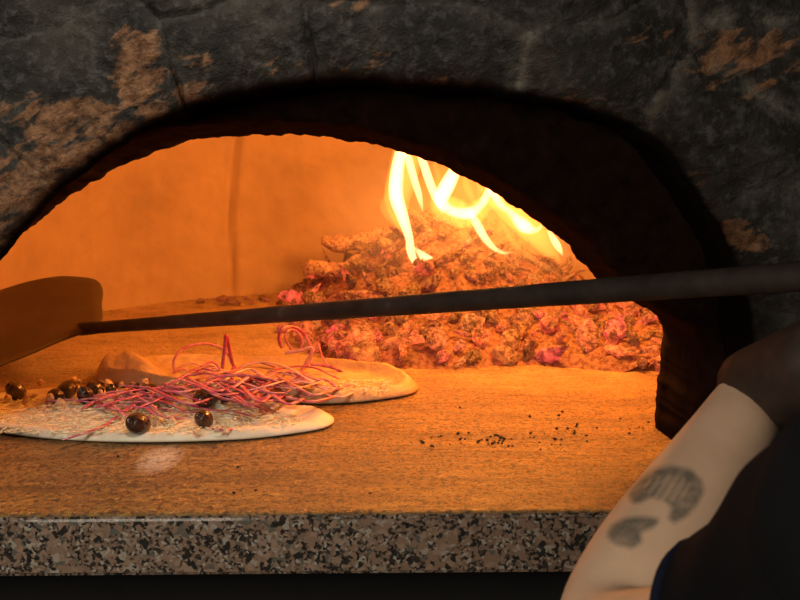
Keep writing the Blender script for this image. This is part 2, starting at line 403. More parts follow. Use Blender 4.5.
# dome
DC = Vector((-.06, 1.57, 0)); DR = .55; DH = .47
def dome_pt(th, ph, off=0):   # ph 0 at floor .. 1 at crown
    a = ph * math.pi / 2; r = math.cos(a) ** .62; z = DH * math.sin(a) ** .9
    dy = (DR + off) * r * math.sin(th)
    return Vector((DC.x + (DR + off) * r * math.cos(th), DC.y + (dy if dy > 0 else dy * 1.45), z))
vs = []; fs = []; seam = []; NT = 480; NP = 110
qs = P(232, 220, 2.05); th_s = math.atan2(qs.y - DC.y, qs.x - DC.x)
for j in range(NP):
    for i in range(NT):
        th = 2 * math.pi * i / NT; ph = j / (NP - 1) * .985
        q = dome_pt(th, ph)
        wig = .008 * math.sin(ph * 9) + .006 * noise.noise(Vector((ph * 9, 1, 1))) + .035 * ph - .012
        dth = abs((th - th_s - wig + math.pi) % (2 * math.pi) - math.pi) * DR
        gsm = math.exp(-(dth / .0035) ** 2)
        off = .010 * fbm(q * 4, 3) + .002 * fbm(q * 30, 3) + .006 * gsm + .003 * math.copysign(1, th - th_s) * math.exp(-(dth / .03) ** 2)
        q = dome_pt(th, ph, off); q.z += .0
        vs.append(q); seam.append(gsm * .75)
for j in range(NP - 1):
    for i in range(NT):
        i2 = (i + 1) % NT; f = (j * NT + i, j * NT + i2, (j + 1) * NT + i2, (j + 1) * NT + i)
        if min(vs[k].y for k in f) > YI + .005: fs.append(f)
vs.append(Vector((DC.x, DC.y, DH))); seam.append(0)
for i in range(NT): fs.append(((NP - 1) * NT + i, (NP - 1) * NT + (i + 1) % NT, len(vs) - 1))
me = mesh('dome', vs, fs); at = me.attributes.new('seam', 'FLOAT', 'POINT')
for k, x in enumerate(seam): at.data[k].value = x
o = link('dome', me, CLAY, oven); tag(o, 'smooth clay chamber wall glowing orange, with one vertical seam')

# hearth slab lying on the granite, with a slightly ragged front edge
NX, NY = 260, 90; vs = []; fs = []
HB = (-.75, .72); 
ys = [0.8235 + (2.2 - .8235) * (j / (NY - 1)) ** 1.3 for j in range(NY)]
for j, y in enumerate(ys):
    for i in range(NX):
        x = HB[0] + (HB[1] - HB[0]) * i / (NX - 1)
        yy = y + (.0012 * noise.noise(Vector((x * 60, 0, 0))) if j == 0 else 0)
        vs.append(Vector((x, yy, .0004 * noise.noise(Vector((x * 20, y * 40, 0))) - (.0006 if j == 0 else 0))))
top = len(vs)
vs += [Vector((v.x, v.y, -.0020)) for v in vs[:NX]] + [Vector((HB[0], 2.2, -.0020)), Vector((HB[1], 2.2, -.0020))]
for j in range(NY - 1):
    for i in range(NX - 1): fs.append((j * NX + i, j * NX + i + 1, (j + 1) * NX + i + 1, (j + 1) * NX + i))
for i in range(NX - 1): fs.append((i + 1, i, top + i, top + i + 1))
fs.append((top, top + NX, top + NX + 1, top + NX - 1))
o = link('hearth_floor', mesh('hearth_floor', vs, fs), HEARTH, oven); tag(o, 'scorched streaky brown baking floor of the oven')

# granite ledge
bm = bmesh.new(); v, f = box(-.9, .9, .82, 1.05, -.0490, -.0021)
for q in v: bm.verts.new(q)
bm.verts.ensure_lookup_table()
for q in f: bm.faces.new([bm.verts[i] for i in q])
bmesh.ops.recalc_face_normals(bm, faces=bm.faces)
bmesh.ops.bevel(bm, geom=[e for e in bm.edges if all(abs(v.co.y - .82) < 1e-4 for v in e.verts)], offset=.003, segments=4, affect='EDGES')
me = bpy.data.meshes.new('granite_ledge'); bm.to_mesh(me); bm.free()
o = link('granite_ledge', me, GRANITE, smooth=False); tag(o, 'speckled brown and black granite slab running along the front below the oven mouth', 'counter')

# ================================================================ ember bed, coals, logs
fr = [(270, 330), (300, 350), (340, 365), (400, 371), (450, 372), (520, 366), (600, 373), (665, 379)]
frw = [G(*p) for p in fr]
def yfront(x):
    if x <= frw[0].x: return frw[0].y
    for a, b in zip(frw, frw[1:]):
        if x <= b.x: t = (x - a.x) / (b.x - a.x); return a.y + t * (b.y - a.y)
    return frw[-1].y
def inside(x, y, m=.02): return math.hypot(x - DC.x, y - DC.y) < DR - m
def H(x, y):
    d = y - yfront(x)
    if d < 0: return -.01
    lat = math.exp(-((x - .10) / (.20 if x < .1 else .135)) ** 2)
    h = .022 * sm(0, .05, d) * sm(-.22, -.05, x) + .125 * sm(0.02, .45, d) * lat + .012 * sm(0, .2, d) * sm(.1, .25, x)
    return h * (1 + .25 * noise.noise(Vector((x * 14, y * 14, 0)))) * sm(-.24, -.14, x)
vs = []; fs = []; idx = {}
gx, gy = 120, 120
for j in range(gy):
    for i in range(gx):
        x = -.26 + .74 * i / (gx - 1); y = 1.34 + .76 * j / (gy - 1)
        if not inside(x, y, .012): continue
        z = H(x, y) - .008 + .01 * abs(noise.noise(Vector((x * 60, y * 60, 2)))) + .004 * noise.noise(Vector((x * 160, y * 160, 2)))
        idx[i, j] = len(vs); vs.append(Vector((x, y, max(z, -.002))))
for j in range(gy - 1):
    for i in range(gx - 1):
        k = [(i, j), (i + 1, j), (i + 1, j + 1), (i, j + 1)]
        if all(q in idx for q in k) and max(vs[idx[q]].z for q in k) > 0: fs.append(tuple(idx[q] for q in k))
o = link('ember_bed', mesh('ember_bed', vs, fs), BED, smooth=True)
tag(o, 'heap of fine glowing embers and ash under the coals at the back right of the oven', 'embers', kind='stuff')

def chunk(seed, el=(1.3, .9, .7), facet=9):
    rnd = random.Random(seed); bm = bmesh.new()
    for _ in range(facet + 7):
        v = Vector((rnd.gauss(0, 1), rnd.gauss(0, 1), rnd.gauss(0, 1))).normalized()
        bm.verts.new((v.x * el[0] * .5, v.y * el[1] * .5, v.z * el[2] * .5))
    r = bmesh.ops.convex_hull(bm, input=bm.verts)
    bmesh.ops.delete(bm, geom=[g for g in r['geom_interior'] if isinstance(g, bmesh.types.BMVert)], context='VERTS')
    bmesh.ops.bevel(bm, geom=list(bm.edges), offset=.05, segments=1, affect='EDGES')
    bmesh.ops.triangulate(bm, faces=bm.faces)
    bmesh.ops.subdivide_edges(bm, edges=bm.edges, cuts=2, use_grid_fill=True)
    for v in bm.verts:
        v.co += v.co.normalized() * (.10 * noise.noise(v.co * 3 + Vector((seed * 3, 0, 0))) + .06 * noise.noise(Vector((v.co.x * 5, v.co.y * 14, v.co.z * 14)) + Vector((seed, 0, 0))))
    bmesh.ops.recalc_face_normals(bm, faces=bm.faces)
    me = bpy.data.meshes.new('coal'); bm.to_mesh(me); bm.free(); return me
cm = []
for k in range(9):
    el = [(1.3, .9, .7), (1.9, .7, .6), (1.1, 1, .8), (1.6, .9, .5), (2.3, .6, .55)][k % 5]
    m_ = chunk(k + 1, el); m_.materials.append(COAL if k % 3 else COAL_ASH); cm.append(m_)
rc = random.Random(3); placed = []; tries = 0
while len(placed) < 285 and tries < 60000:
    tries += 1
    x = rc.uniform(-.2, .44); y = yfront(x) + .012 + rc.random() ** 1.25 * .56
    if not inside(x, y, .06): continue
    h = H(x, y)
    if h < .004 and rc.random() < .8: continue
    sz = rc.choice((.016, .020, .025, .032, .042)) * rc.uniform(.85, 1.15)
    p = Vector((x, y, max(h, 0) + sz * .16))
    px_, py_ = pxof(p)
    if not (262 < px_ < 672): continue
    if any((p - q).length < (sz + s2) * .36 for q, s2 in placed): continue
    placed.append((p, sz))
stray = []
for k in range(16):
    g = G(rc.uniform(188, 288), rc.uniform(299, 306)); stray.append((g, rc.uniform(.010, .020)))
def where(p):
    px_, py_ = pxof(p)
    return px_, py_
for k, (p, sz) in enumerate(placed):
    o = bpy.data.objects.new('coal', cm[rc.choice((0, 3, 6, 0, 3, 6, 1, 4)) if pxof(p)[1] < 296 else rc.choice((1, 2, 4, 5, 7, 8, 1, 4, 0, 3))]); C.objects.link(o); o.location = p
    o.rotation_euler = (rc.uniform(-1, 1), rc.uniform(-1, 1), rc.uniform(0, 6.28)); o.scale = (sz,) * 3
    px_, py_ = pxof(p)
    if p.y - yfront(p.x) < .09:
        side = 'left end' if px_ < 400 else ('middle' if px_ < 530 else 'right end')
        lab = 'glowing red coal in the front row of the ember heap, at its %s' % side; gp = 'coals along the %s of the heap front' % side
    elif py_ > 300:
        side = 'left' if px_ < 430 else ('middle' if px_ < 540 else 'right')
        lab = 'glowing coal on the %s slope of the heap, seen below the peel pole' % side; gp = 'coals below the pole, %s' % side
    else:
        side = 'left of the flames' if px_ < 400 else ('under the flames' if px_ < 520 else 'right of the flames')
        lab = 'ash-dusted coal high on the heap above the peel pole, %s' % side; gp = 'coals above the pole, ' + side
    tag(o, lab, 'coal', gp)

for p, sz in stray:
    if not inside(p.x, p.y, .03): continue
    o = bpy.data.objects.new('coal', cm[0 if sz > .015 else 3]); C.objects.link(o); o.location = p + Vector((0, 0, sz * .25)); o.scale = (sz,) * 3
    o.rotation_euler = (0, 0, rc.uniform(0, 6.28)); tag(o, 'small stray coal on the floor along the back wall, left of the heap', 'coal', 'stray coals along the back wall')
def make_log(a, b, r, label, mat=LOG, seg=16, flat=.8):
    a = Vector(a); b = Vector(b); n = 24
    pts = [a.lerp(b, i / (n - 1)) + Vector((0, 0, .006 * math.sin(i * .35 + r * 500))) for i in range(n)]
    c = (a + b) / 2
    rad = [r * (1 + .12 * math.sin(i * 1.1 + r * 900)) * (.5 + .5 * sm(0, 3, min(i, n - 1 - i) + .6)) for i in range(n)]
    v, f = sweep([p - c for p in pts], rad, seg, flat, wob=.5, wscale=45)
    o = link('log', mesh('log', v, f), mat); o.location = c; tag(o, label, 'log'); return o
def L(px, py, Y): return P(px, py, Y)
make_log(L(540, 352, 1.50), L(668, 372, 1.46), .017, 'long red-hot log lying at the right end of the ember heap beside the jamb')
make_log(L(556, 314, 1.62), L(640, 348, 1.58), .016, 'pale ash-covered log sloping down above the red log at the right', EMBER_ASH)
make_log(L(322, 243, 1.93), L(402, 236, 1.95), .017, 'charred log lying along the top of the heap, left of the flames', EMBER_ASH)
make_log(L(378, 250, 1.84), L(420, 240, 1.88), .015, 'short stub of log on the heap just behind the left flame', EMBER_ASH)
make_log(L(306, 272, 1.88), L(368, 262, 1.86), .014, 'split log on the heap crest leaning left of the flames', EMBER_ASH)
make_log(L(505, 333, 1.49), L(470, 357, 1.44), .012, 'stubby glowing log end pointing forward in the middle of the heap front', LOG)

# flames: closed bodies of glowing gas
def flame(pts, Y, parent, mat, dy=0, flat=.7):
    n = 34; c = catmull([(float(a), float(b), float(w_)) for a, b, w_ in pts], n)
    ps = [P(a, b, Y + dy * i / n) for i, (a, b, w_) in enumerate(c)]
    rad = [max(.0006, w_ / 2 * Y / F * 1.12) for a, b, w_ in c]
    v, f = sweep(ps, rad, 14, flat, upv=(0, 1, 0))
    return link('flame_tongue', fix(mesh('flame_tongue', v, f)), mat, parent)
YL = 1.68
fa = thing('flame', 'tall curling flame rising at the left of the fire', 'flame', P(415, 270, YL))
flame([(424, 276, 1), (417, 266, 5), (411, 252, 8), (409, 237, 8), (402, 215, 11), (396, 195, 13), (397, 172, 12), (401, 150, 10), (404, 125, 5), (404, 108, 1)], YL, fa, FL_HOT)
flame([(412, 244, 3), (402, 222, 14), (397, 200, 24), (403, 175, 28), (408, 150, 26), (410, 125, 14), (410, 100, 2)], YL + .02, fa, FL_MID)
flame([(414, 247, 2), (423, 256, 8), (432, 264, 11), (441, 271, 8), (449, 274, 1)], YL - .03, fa, FL_HOT)
flame([(405, 204, 1), (416, 214, 5), (424, 222, 6), (430, 232, 5), (432, 240, 1)], YL, fa, FL_MID)
flame([(407, 236, 1), (398, 224, 7), (388, 214, 9), (383, 204, 6), (390, 192, 1)], YL + .03, fa, FL_MID)
flame([(423, 212, 1), (419, 195, 6), (413, 175, 7), (408, 157, 7), (402, 135, 5), (398, 115, 1)], YL, fa, FL_HOT)
fb_ = thing('flame', 'broad bright flame curling across the middle of the fire under the arch', 'flame', P(470, 260, YL))
flame([(443, 214, 1), (437, 200, 7), (430, 183, 8), (424, 165, 8), (418, 145, 6), (414, 120, 1)], YL - .02, fb_, FL_HOT)
flame([(462, 150, 4), (455, 170, 11), (447, 186, 14), (441, 200, 13), (448, 209, 9), (459, 213, 10), (470, 213, 11), (479, 207, 7), (485, 199, 8), (489, 188, 6), (488, 170, 4), (486, 150, 1)], YL, fb_, FL_HOT)
flame([(436, 180, 2), (441, 202, 22), (454, 212, 26), (470, 215, 22), (486, 205, 16), (500, 206, 3)], YL + .03, fb_, FL_MID)
flame([(470, 212, 5), (478, 226, 8), (485, 238, 7), (494, 248, 5), (504, 253, 3), (512, 252, 1)], YL - .02, fb_, FL_HOT)
flame([(440, 232, 4), (462, 236, 40), (488, 240, 50), (512, 245, 34), (535, 258, 8)], YL + .05, fb_, FL_DIM)
flame([(400, 235, 4), (440, 200, 60), (480, 190, 80), (525, 225, 60), (570, 265, 10)], YL + .09, fb_, FL_DIM)
flame([(446, 206, 2), (458, 222, 5), (466, 236, 6), (478, 250, 4), (484, 262, 1)], YL + .02, fb_, FL_MID)
flame([(466, 196, 1), (462, 206, 6), (470, 220, 7), (468, 234, 4), (462, 244, 1)], YL + .04, fb_, FL_MID)
flame([(470, 160, 2), (466, 182, 7), (472, 198, 6), (478, 208, 1)], YL + .03, fb_, FL_MID)
flame([(476, 150, 2), (474, 170, 5), (480, 186, 6), (478, 200, 4), (470, 208, 1)], YL + .03, fb_, FL_MID)
flame([(430, 150, 2), (436, 168, 5), (440, 185, 5), (436, 198, 1)], YL + .03, fb_, FL_MID)
fc_ = thing('flame', 'thin streaming flame at the right of the fire beside the arch', 'flame', P(530, 265, YL))
flame([(484, 165, 3), (492, 188, 9), (500, 204, 7), (510, 212, 6), (524, 226, 12), (536, 230, 5), (545, 222, 1)], YL, fc_, FL_HOT)
flame([(498, 214, 1), (506, 230, 5), (516, 246, 6), (532, 259, 5), (548, 268, 5), (562, 277, 2), (568, 281, 1)], YL, fc_, FL_MID)
flame([(478, 185, 3), (500, 200, 22), (525, 222, 26), (548, 248, 16), (560, 262, 3)], YL + .04, fc_, FL_MID)
o = thing('flame', 'small separate flame lick hanging at the far right under the arch', 'flame', P(556, 250, YL))
flame([(546, 226, 1), (551, 235, 5), (556, 243, 7), (560, 250, 5), (563, 256, 1)], YL, o, FL_HOT)
o = thing('flame', 'tiny bright flame among the coals just below the peel pole', 'flame', P(512, 312, 1.6))
flame([(492, 304, 1), (500, 308, 4), (508, 311, 4), (516, 312, 1)], 1.56, o, FL_HOT)
flame([(512, 304, 1), (520, 310, 4), (530, 316, 4), (538, 318, 1)], 1.56, o, FL_HOT)

# added glowing volume that paints the glare haze over the heap
bm = bmesh.new(); bmesh.ops.create_icosphere(bm, subdivisions=4, radius=1)
for v in bm.verts:
    n_ = 1 + .18 * noise.noise(v.co * 2); v.co = Vector((.10 + v.co.x * .25 * n_, 1.70 + v.co.y * .20 * n_, max(.02, .17 + v.co.z * .16 * n_)))
me = bpy.data.meshes.new('glare_haze'); bm.to_mesh(me); bm.free()
s = N('glare_haze_glow'); co = s.coord(); v_ = s.n('ShaderNodeVectorMath', {0: co, 1: (.10, 1.70, .17)}, operation='SUBTRACT').outputs[0]
v_ = s.n('ShaderNodeVectorMath', {0: v_, 1: (.25, .20, .16)}, operation='DIVIDE').outputs[0]
d_ = s.n('ShaderNodeVectorMath', {0: v_, 1: v_}, operation='DOT_PRODUCT').outputs['Value']
em = s.n('ShaderNodeEmission', {0: (1, .33, .07, 1), 1: s.math('MULTIPLY', s.math('SUBTRACT', .95, d_, clamp=True), 1.9)})
s.t.links.new(em.outputs[0], s.out.inputs['Volume']); s.t.nodes.remove(s.b)
o = link('glare_haze', me, s.m); tag(o, 'faint orange haze of added glow hanging over the ember heap around the flames', 'glare_haze', kind='stuff')

# ================================================================ pizzas
def dough(outline, name, parent, th, rim, seed, lumps=(), mat=None):
    pts = catmull([tuple(G(*p)) for p in outline + [outline[0]]], 161)[:-1]
    pts = [Vector(p) for p in pts]; c = sum(pts, Vector()) / len(pts); n = len(pts)
    ts = [0, .15, .3, .45, .58, .68, .76, .82, .87, .91, .94, .965, .985, 1.0, 1.0, .97]
    vs = []
    prof_ = []
    for i, t in enumerate(ts):
        for p in pts:
            q = c.lerp(p, t)
            if i == len(ts) - 1: z = .0012
            elif i == len(ts) - 2: z = .0025
            else:
                e = rim * (1 + .7 * noise.noise(p * 11 + Vector((seed, 0, 0)))) * math.exp(-((t - .93) / .05) ** 2)
                z = th + e + .0015 * fbm(q * 60 + Vector((seed, 0, 0)), 3) + .0025 * noise.noise(q * 14 + Vector((seed, 3, 0)))
                if t > .93: z = .0045 + (z - .0045) * math.sqrt(max(0, 1 - ((t - .93) / .07) ** 2))
                for lx, ly, r, h in lumps:
                    g = G(lx, ly); z += h * math.exp(-(((q.x - g.x) / r) ** 2 + ((q.y - g.y) / (r * 1.1)) ** 2))
            vs.append(Vector((q.x, q.y, z)))
    fs = [(j * n + i, j * n + (i + 1) % n, (j + 1) * n + (i + 1) % n, (j + 1) * n + i) for j in range(len(ts) - 1) for i in range(n)]
    fs.append(tuple(range((len(ts) - 1) * n, len(ts) * n)))
    me = mesh(name, vs, fs); bm = bmesh.new(); bm.from_mesh(me); bmesh.ops.remove_doubles(bm, verts=bm.verts, dist=1e-6); bmesh.ops.recalc_face_normals(bm, faces=bm.faces); bm.to_mesh(me); bm.free()
    return link(name, me, mat or DOUGH, parent), c
out1 = [(-70, 418), (-30, 430), (40, 440), (110, 444), (180, 444), (250, 441), (300, 435), (326, 430), (334, 423), (322, 416), (285, 410), (235, 404), (190, 399), (120, 396), (40, 397), (-30, 402), (-68, 409)]
out2 = [(95, 384), (150, 390), (205, 395), (255, 399), (300, 405), (345, 405), (385, 401), (412, 396), (417, 389), (400, 381), (365, 375), (330, 370), (280, 366), (210, 365), (140, 368), (100, 375)]
p1 = thing('pizza', 'raw pale pizza with black olives, grated cheese and onion strips at the oven mouth', 'pizza', G(130, 422))
dough(out1, 'dough', p1, .007, .0035, 1)
p2 = thing('pizza', 'orange-lit pizza heaped with red onion rings, lying behind the olive pizza', 'pizza', G(250, 385))
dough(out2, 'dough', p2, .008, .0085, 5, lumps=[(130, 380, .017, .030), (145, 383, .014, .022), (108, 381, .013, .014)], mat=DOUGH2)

def onion(px_pts, zs, parent, r=.0013, flat=.4, seg=6, jit=0):
    ps = [G(a, b, z) for (a, b), z in zip(px_pts, zs)]
    ps = [Vector(p) for p in catmull([tuple(p) for p in ps], 26)]
    r *= 1.6; rad = [r * (.45 + .55 * sm(0, 3, min(i, 25 - i) + .3)) for i in range(26)]
    v, f = sweep(ps, rad, seg, flat, upv=(0, .3, 1))
    return link('onion_strip', mesh('onion_strip', v, f), ONION, parent)
ro = random.Random(11)
# front pizza onions: sheaf in the middle, plus single strips
def gz(px, py_, z): return G(px, py_, z)
singles = [([(62, 440), (85, 433), (105, 425), (117, 416)], .011, .0015), ([(143, 405), (155, 414), (170, 418), (186, 418)], .014, .0016), ([(95, 408), (125, 399), (160, 392), (190, 392)], .018, .0016),
           ([(125, 386), (150, 395), (178, 402), (200, 408)], .016, .0017), ([(120, 390), (140, 398), (155, 408), (150, 414)], .016, .0015), ([(205, 428), (225, 430), (240, 428), (252, 427)], .010, .0016),
           ([(45, 402), (70, 400), (95, 403), (115, 406)], .013, .0018), ([(213, 398), (235, 402), (255, 406), (270, 412)], .013, .0013), ([(190, 405), (212, 410), (232, 411), (250, 416)], .013, .0013),
           ([(118, 385), (150, 388), (180, 394), (206, 404)], .021, .0018), ([(98, 400), (130, 391), (165, 388), (196, 396)], .02, .0015)]
for pts, z, r in singles: onion(pts, [z + .002 * math.sin(i * 2) for i in range(len(pts))], p1, r)
for k in range(26):
    x = ro.uniform(100, 185); y = ro.uniform(391, 410); ln = ro.uniform(25, 55); a = ro.uniform(-.5, .4); cv = ro.uniform(-9, 9)
    pts = [(x - ln / 2, y - a * ln / 2), (x - ln / 6, y - a * ln / 6 + cv * .8), (x + ln / 6, y + a * ln / 6 + cv), (x + ln / 2, y + a * ln / 2)]
    z = ro.uniform(.010, .018); onion(pts, [z, z + .002, z + .001, z - .001], p1, ro.uniform(.0011, .0018))
# back pizza onions: flat tangle
for k in range(58):
    x = ro.triangular(165, 345, 240); y = ro.uniform(376, 392); ln = ro.uniform(28, 75); a = ro.uniform(-.45, .45); cv = ro.uniform(-16, 16)
    pts = [(x - ln / 2, y - a * ln / 3), (x - ln / 6, y - a * ln / 6 + cv * .7), (x + ln / 6, y + a * ln / 6 + cv), (x + ln / 2, y + a * ln / 3 + cv * .3)]
    z = ro.uniform(.010, .030) * (1 if x < 320 else .75); onion(pts, [z, z + .004, z + .003, z - .001], p2, ro.uniform(.0013, .0022))
def arc_up(px_pts, Y, parent, r):
    ps = [Vector(p) for p in catmull([tuple(P(a, b, Y + dy)) for a, b, dy in px_pts], 40)]
    v, f = sweep(ps, [r * 1.2] * 40, 6, .6, upv=(0, 1, 0)); return link('onion_ring', mesh('onion_ring', v, f), ONION, parent)
YB = 1.32
arc_up([(174, 372, 0), (174, 360, -.01), (183, 349, 0), (198, 344, .01), (213, 345, .02), (226, 352, .02), (233, 366, .01), (228, 378, 0)], YB, p2, .0013)
arc_up([(221, 378, 0), (223, 362, 0), (225, 345, 0), (226, 335, 0), (229, 347, .005), (232, 362, .01), (238, 374, .01)], YB, p2, .0018)
arc_up([(282, 348, 0), (279, 338, 0), (283, 329, 0), (292, 327, .01), (302, 332, .015), (309, 344, .02), (310, 358, .02), (303, 369, .01), (296, 373, 0)], YB, p2, .0018)
arc_up([(292, 350, 0), (286, 340, 0), (286, 333, 0), (292, 330, .01), (299, 334, .015), (302, 344, .02), (297, 351, .02), (290, 349, 0)], YB + .01, p2, .0012)
arc_up([(285, 353, 0), (298, 351, 0), (312, 348, .0), (309, 358, .0), (301, 371, .01)], YB - .01, p2, .0018)
arc_up([(310, 364, 0), (330, 367, 0), (343, 373, -.01), (347, 381, -.02), (338, 384, -.02)], YB, p2, .0016)
arc_up([(192, 382, 0), (200, 368, 0), (212, 362, .01), (220, 370, .01), (215, 382, 0)], YB - .02, p2, .0013)
arc_up([(318, 345, 0), (322, 356, 0), (328, 366, 0)], YB + .02, p2, .0012)
for k in range(9):
    x = 180 + ro.uniform(0, 50); w_ = ro.uniform(12, 30); h_ = ro.uniform(8, 20)
    arc_up([(x - w_ / 2, 382, 0), (x - w_ / 2 - 2, 382 - h_ * .6, 0), (x, 382 - h_, .01), (x + w_ / 2, 382 - h_ * .6, .02), (x + w_ / 2, 382, .02)], YB - .03 + ro.uniform(0, .05), p2, ro.uniform(.001, .0015))
# olives
bm = bmesh.new(); bmesh.ops.create_uvsphere(bm, u_segments=28, v_segments=20, radius=1)
for v in bm.verts:
    z = v.co.z; v.co.x *= .93; v.co.y *= .93; v.co.z *= 1.12
    rr = math.hypot(v.co.x, v.co.y)
    if z > .8: v.co.z -= .45 * math.exp(-(rr / .2) ** 2)       # pitted end
    v.co *= 1 + .03 * noise.noise(v.co * 2)
om = bpy.data.meshes.new('olive'); bm.to_mesh(om); bm.free(); om.materials.append(OLIVE)
for p in om.polygons: p.use_smooth = True
olives = [(16, 391, 11), (56, 396, 10), (67, 390, 11.5), (86, 396, 11), (95, 389, 9), (111, 390, 7), (137, 389, 7), (152, 390, 8), (138, 424, 14), (205, 398, 13), (204, 419, 11.5), (224, 395, 9)]
for k, (x, y, r) in enumerate(olives):
    g = G(x, y, .014); R = r * g.y / F * .92
    g = G(x, y, .006 + R); o = bpy.data.objects.new('olive', om); C.objects.link(o); o.parent = p1; o.scale = (R * ro.uniform(.88, .98), R * .92, R * ro.uniform(1.0, 1.15))
    o.rotation_euler = (ro.uniform(.6, 1.8), ro.uniform(-.5, .5), ro.uniform(-1.2, 1.2)); o.location = g - Vector(p1.location)
# crumbs of nut / garlic
ncm = [chunk(40 + k, (1.2, 1, .8), 8) for k in range(3)]
for m_ in ncm: m_.materials.append(NUT)
crumbs = [(40, 382, 5), (76, 381, 6), (78, 388, 4), (101, 394, 5), (108, 384, 6), (121, 385, 4), (60, 404, 8), (50, 401, 8), (136, 411, 5), (155, 424, 5), (217, 401, 6), (218, 429, 6), (226, 431, 5), (172, 421, 6), (168, 388, 5), (145, 381, 5), (160, 398, 5), (8, 398, 6), (26, 400, 6), (33, 396, 5), (214, 424, 4), (104, 396, 4), (197, 432, 5)]
for x, y, r in crumbs:
    g = G(x, y, .012); R = 1.7 * r * g.y / F
    o = bpy.data.objects.new('crumb', ncm[ro.randrange(3)]); C.objects.link(o); o.parent = p1; o.scale = (R,) * 3
    o.rotation_euler = (ro.random() * 3, ro.random() * 3, ro.random() * 3); o.location = G(x, y, .009 + R * .3) - Vector(p1.location)
# grated cheese
def shreds(n, region, parent, z0, name, mat, ln=.008, r=.0007):
    parts = []
    for _ in range(n):
        x, y = region(ro); g = G(x, y, z0 + ro.uniform(0, .003)); a = ro.uniform(0, 6.28); l = ln * ro.uniform(.5, 1.2)
        d = Vector((math.cos(a), math.sin(a), ro.uniform(-.12, .12))) * l / 2; b = Vector((-d.y, d.x, 0)) * ro.uniform(-.4, .4)
        parts.append(sweep([g - d, g + b * .6, g + d], [r * .6, r, r * .6], 5, .7))
    o = link(name, mesh(name, *join(parts)), mat, parent); tag(o, kind='stuff'); return o
def reg1(r):
    while True:
        x = r.uniform(-40, 300); y = r.uniform(398, 434)
        ymax = 433 - max(0, (x - 220)) * .12; ymin = 398 + max(0, x - 180) * .14
        if ymin < y < ymax: return x, y
shreds(1500, reg1, p1, .0085, 'grated_cheese', CHEESE)
def reg2(r):
    x = r.uniform(170, 390); return x, r.uniform(378 + abs(x - 280) * .02, 391)
shreds(500, reg2, p2, .012, 'grated_cheese', CHEESE)

# charcoal crumbs on the hearth
ccm = [chunk(70 + k, (1.2, 1, .7), 6) for k in range(3)]
for m_ in ccm: m_.materials.append(CHAR)
cl = []
for _ in range(46): cl.append((ro.gauss(500, 38), ro.gauss(440, 4), 'lying in the dark streak before the right jamb'))
for _ in range(16): cl.append((ro.uniform(540, 650), ro.gauss(432, 7), 'lying near the foot of the right jamb'))
cl += [(238, 468, 'on the bare front of the baking floor'), (256, 491, 'on the bare front of the baking floor'), (234, 494, 'on the bare front of the baking floor'), (370, 494, 'on the bare front of the baking floor'), (530, 417, 'lying behind the dark streak'), (559, 416, 'lying behind the dark streak'),
       (577, 425, 'lying behind the dark streak'), (460, 408, 'lying behind the dark streak'), (118, 457, 'on the bare front of the baking floor')]
for x, y, wh in cl:
    g = G(x, y); sz = ro.uniform(.0018, .0042)
    o = bpy.data.objects.new('charcoal_crumb', ccm[ro.randrange(3)]); C.objects.link(o); o.scale = (sz,) * 3; o.location = g + Vector((0, 0, sz * .28)); o.rotation_euler = (0, 0, ro.random() * 6)
    tag(o, 'tiny black charcoal crumb ' + wh, 'charcoal', 'charcoal crumbs ' + wh)

# ================================================================ peel
PA = P(860, 272, .66); PB = P(78, 329, 1.40)
pd = (PB - PA).normalized(); PR = PA - pd * .35
peel = thing('pizza_peel', 'long dark pizza peel reaching across the oven mouth with its flat blade at left', 'peel', PB)
n = 60
v, f = sweep([PR.lerp(PB + pd * .02, i / (n - 1)) for i in range(n)], [.0103 - (.0030) * i / (n - 1) for i in range(n)], 20, 1, wob=.06, wscale=40)
link('pole', mesh('pole', v, f), POLE, peel)
bl = [(110, 306), (103, 290), (97, 281), (84, 278), (60, 277), (30, 282), (0, 291), (-35, 304), (-62, 325), (-75, 352), (-66, 378), (-40, 384), (0, 366), (30, 354), (60, 341), (85, 332), (100, 326), (103, 318)]
bl[0] = (102, 304)
def bY(px_, py_): return 1.385 + (328 - py_) * .0023
front = [P(x, y, bY(x, y)) for x, y in catmull([(float(a), float(b)) for a, b in bl + [bl[0]]], 90)[:-1]]
nn = (front[20] - front[0]).cross(front[45] - front[0]).normalized() * .0022
if nn.y > 0: nn = -nn
cen = sum(front, Vector()) / len(front); k = len(front)
lay = [[cen.lerp(p, t) + nn for p in front] for t in (.4, .8, .985)] + [[p + nn * .5 for p in front], [p - nn * .5 for p in front]] + [[cen.lerp(p, t) - nn for p in front] for t in (.985, .8, .4)]
vs = [q for l in lay for q in l] + [cen + nn, cen - nn]
fs = [(a * k + i, a * k + (i + 1) % k, (a + 1) * k + (i + 1) % k, (a + 1) * k + i) for a in range(len(lay) - 1) for i in range(k)]
fs += [(len(vs) - 2, (i + 1) % k, i) for i in range(k)] + [(len(vs) - 1, 7 * k + i, 7 * k + (i + 1) % k) for i in range(k)]
o = link('blade', fix(mesh('blade', vs, fs)), BLADE, peel); tag(o, 'flat scorched metal blade')
v, f = sweep([PB - pd * .05, PB - pd * .01, PB + pd * .03], [.0078, .0090, .005], 16, 1); link('socket', mesh('socket', v, f), POLE, peel)

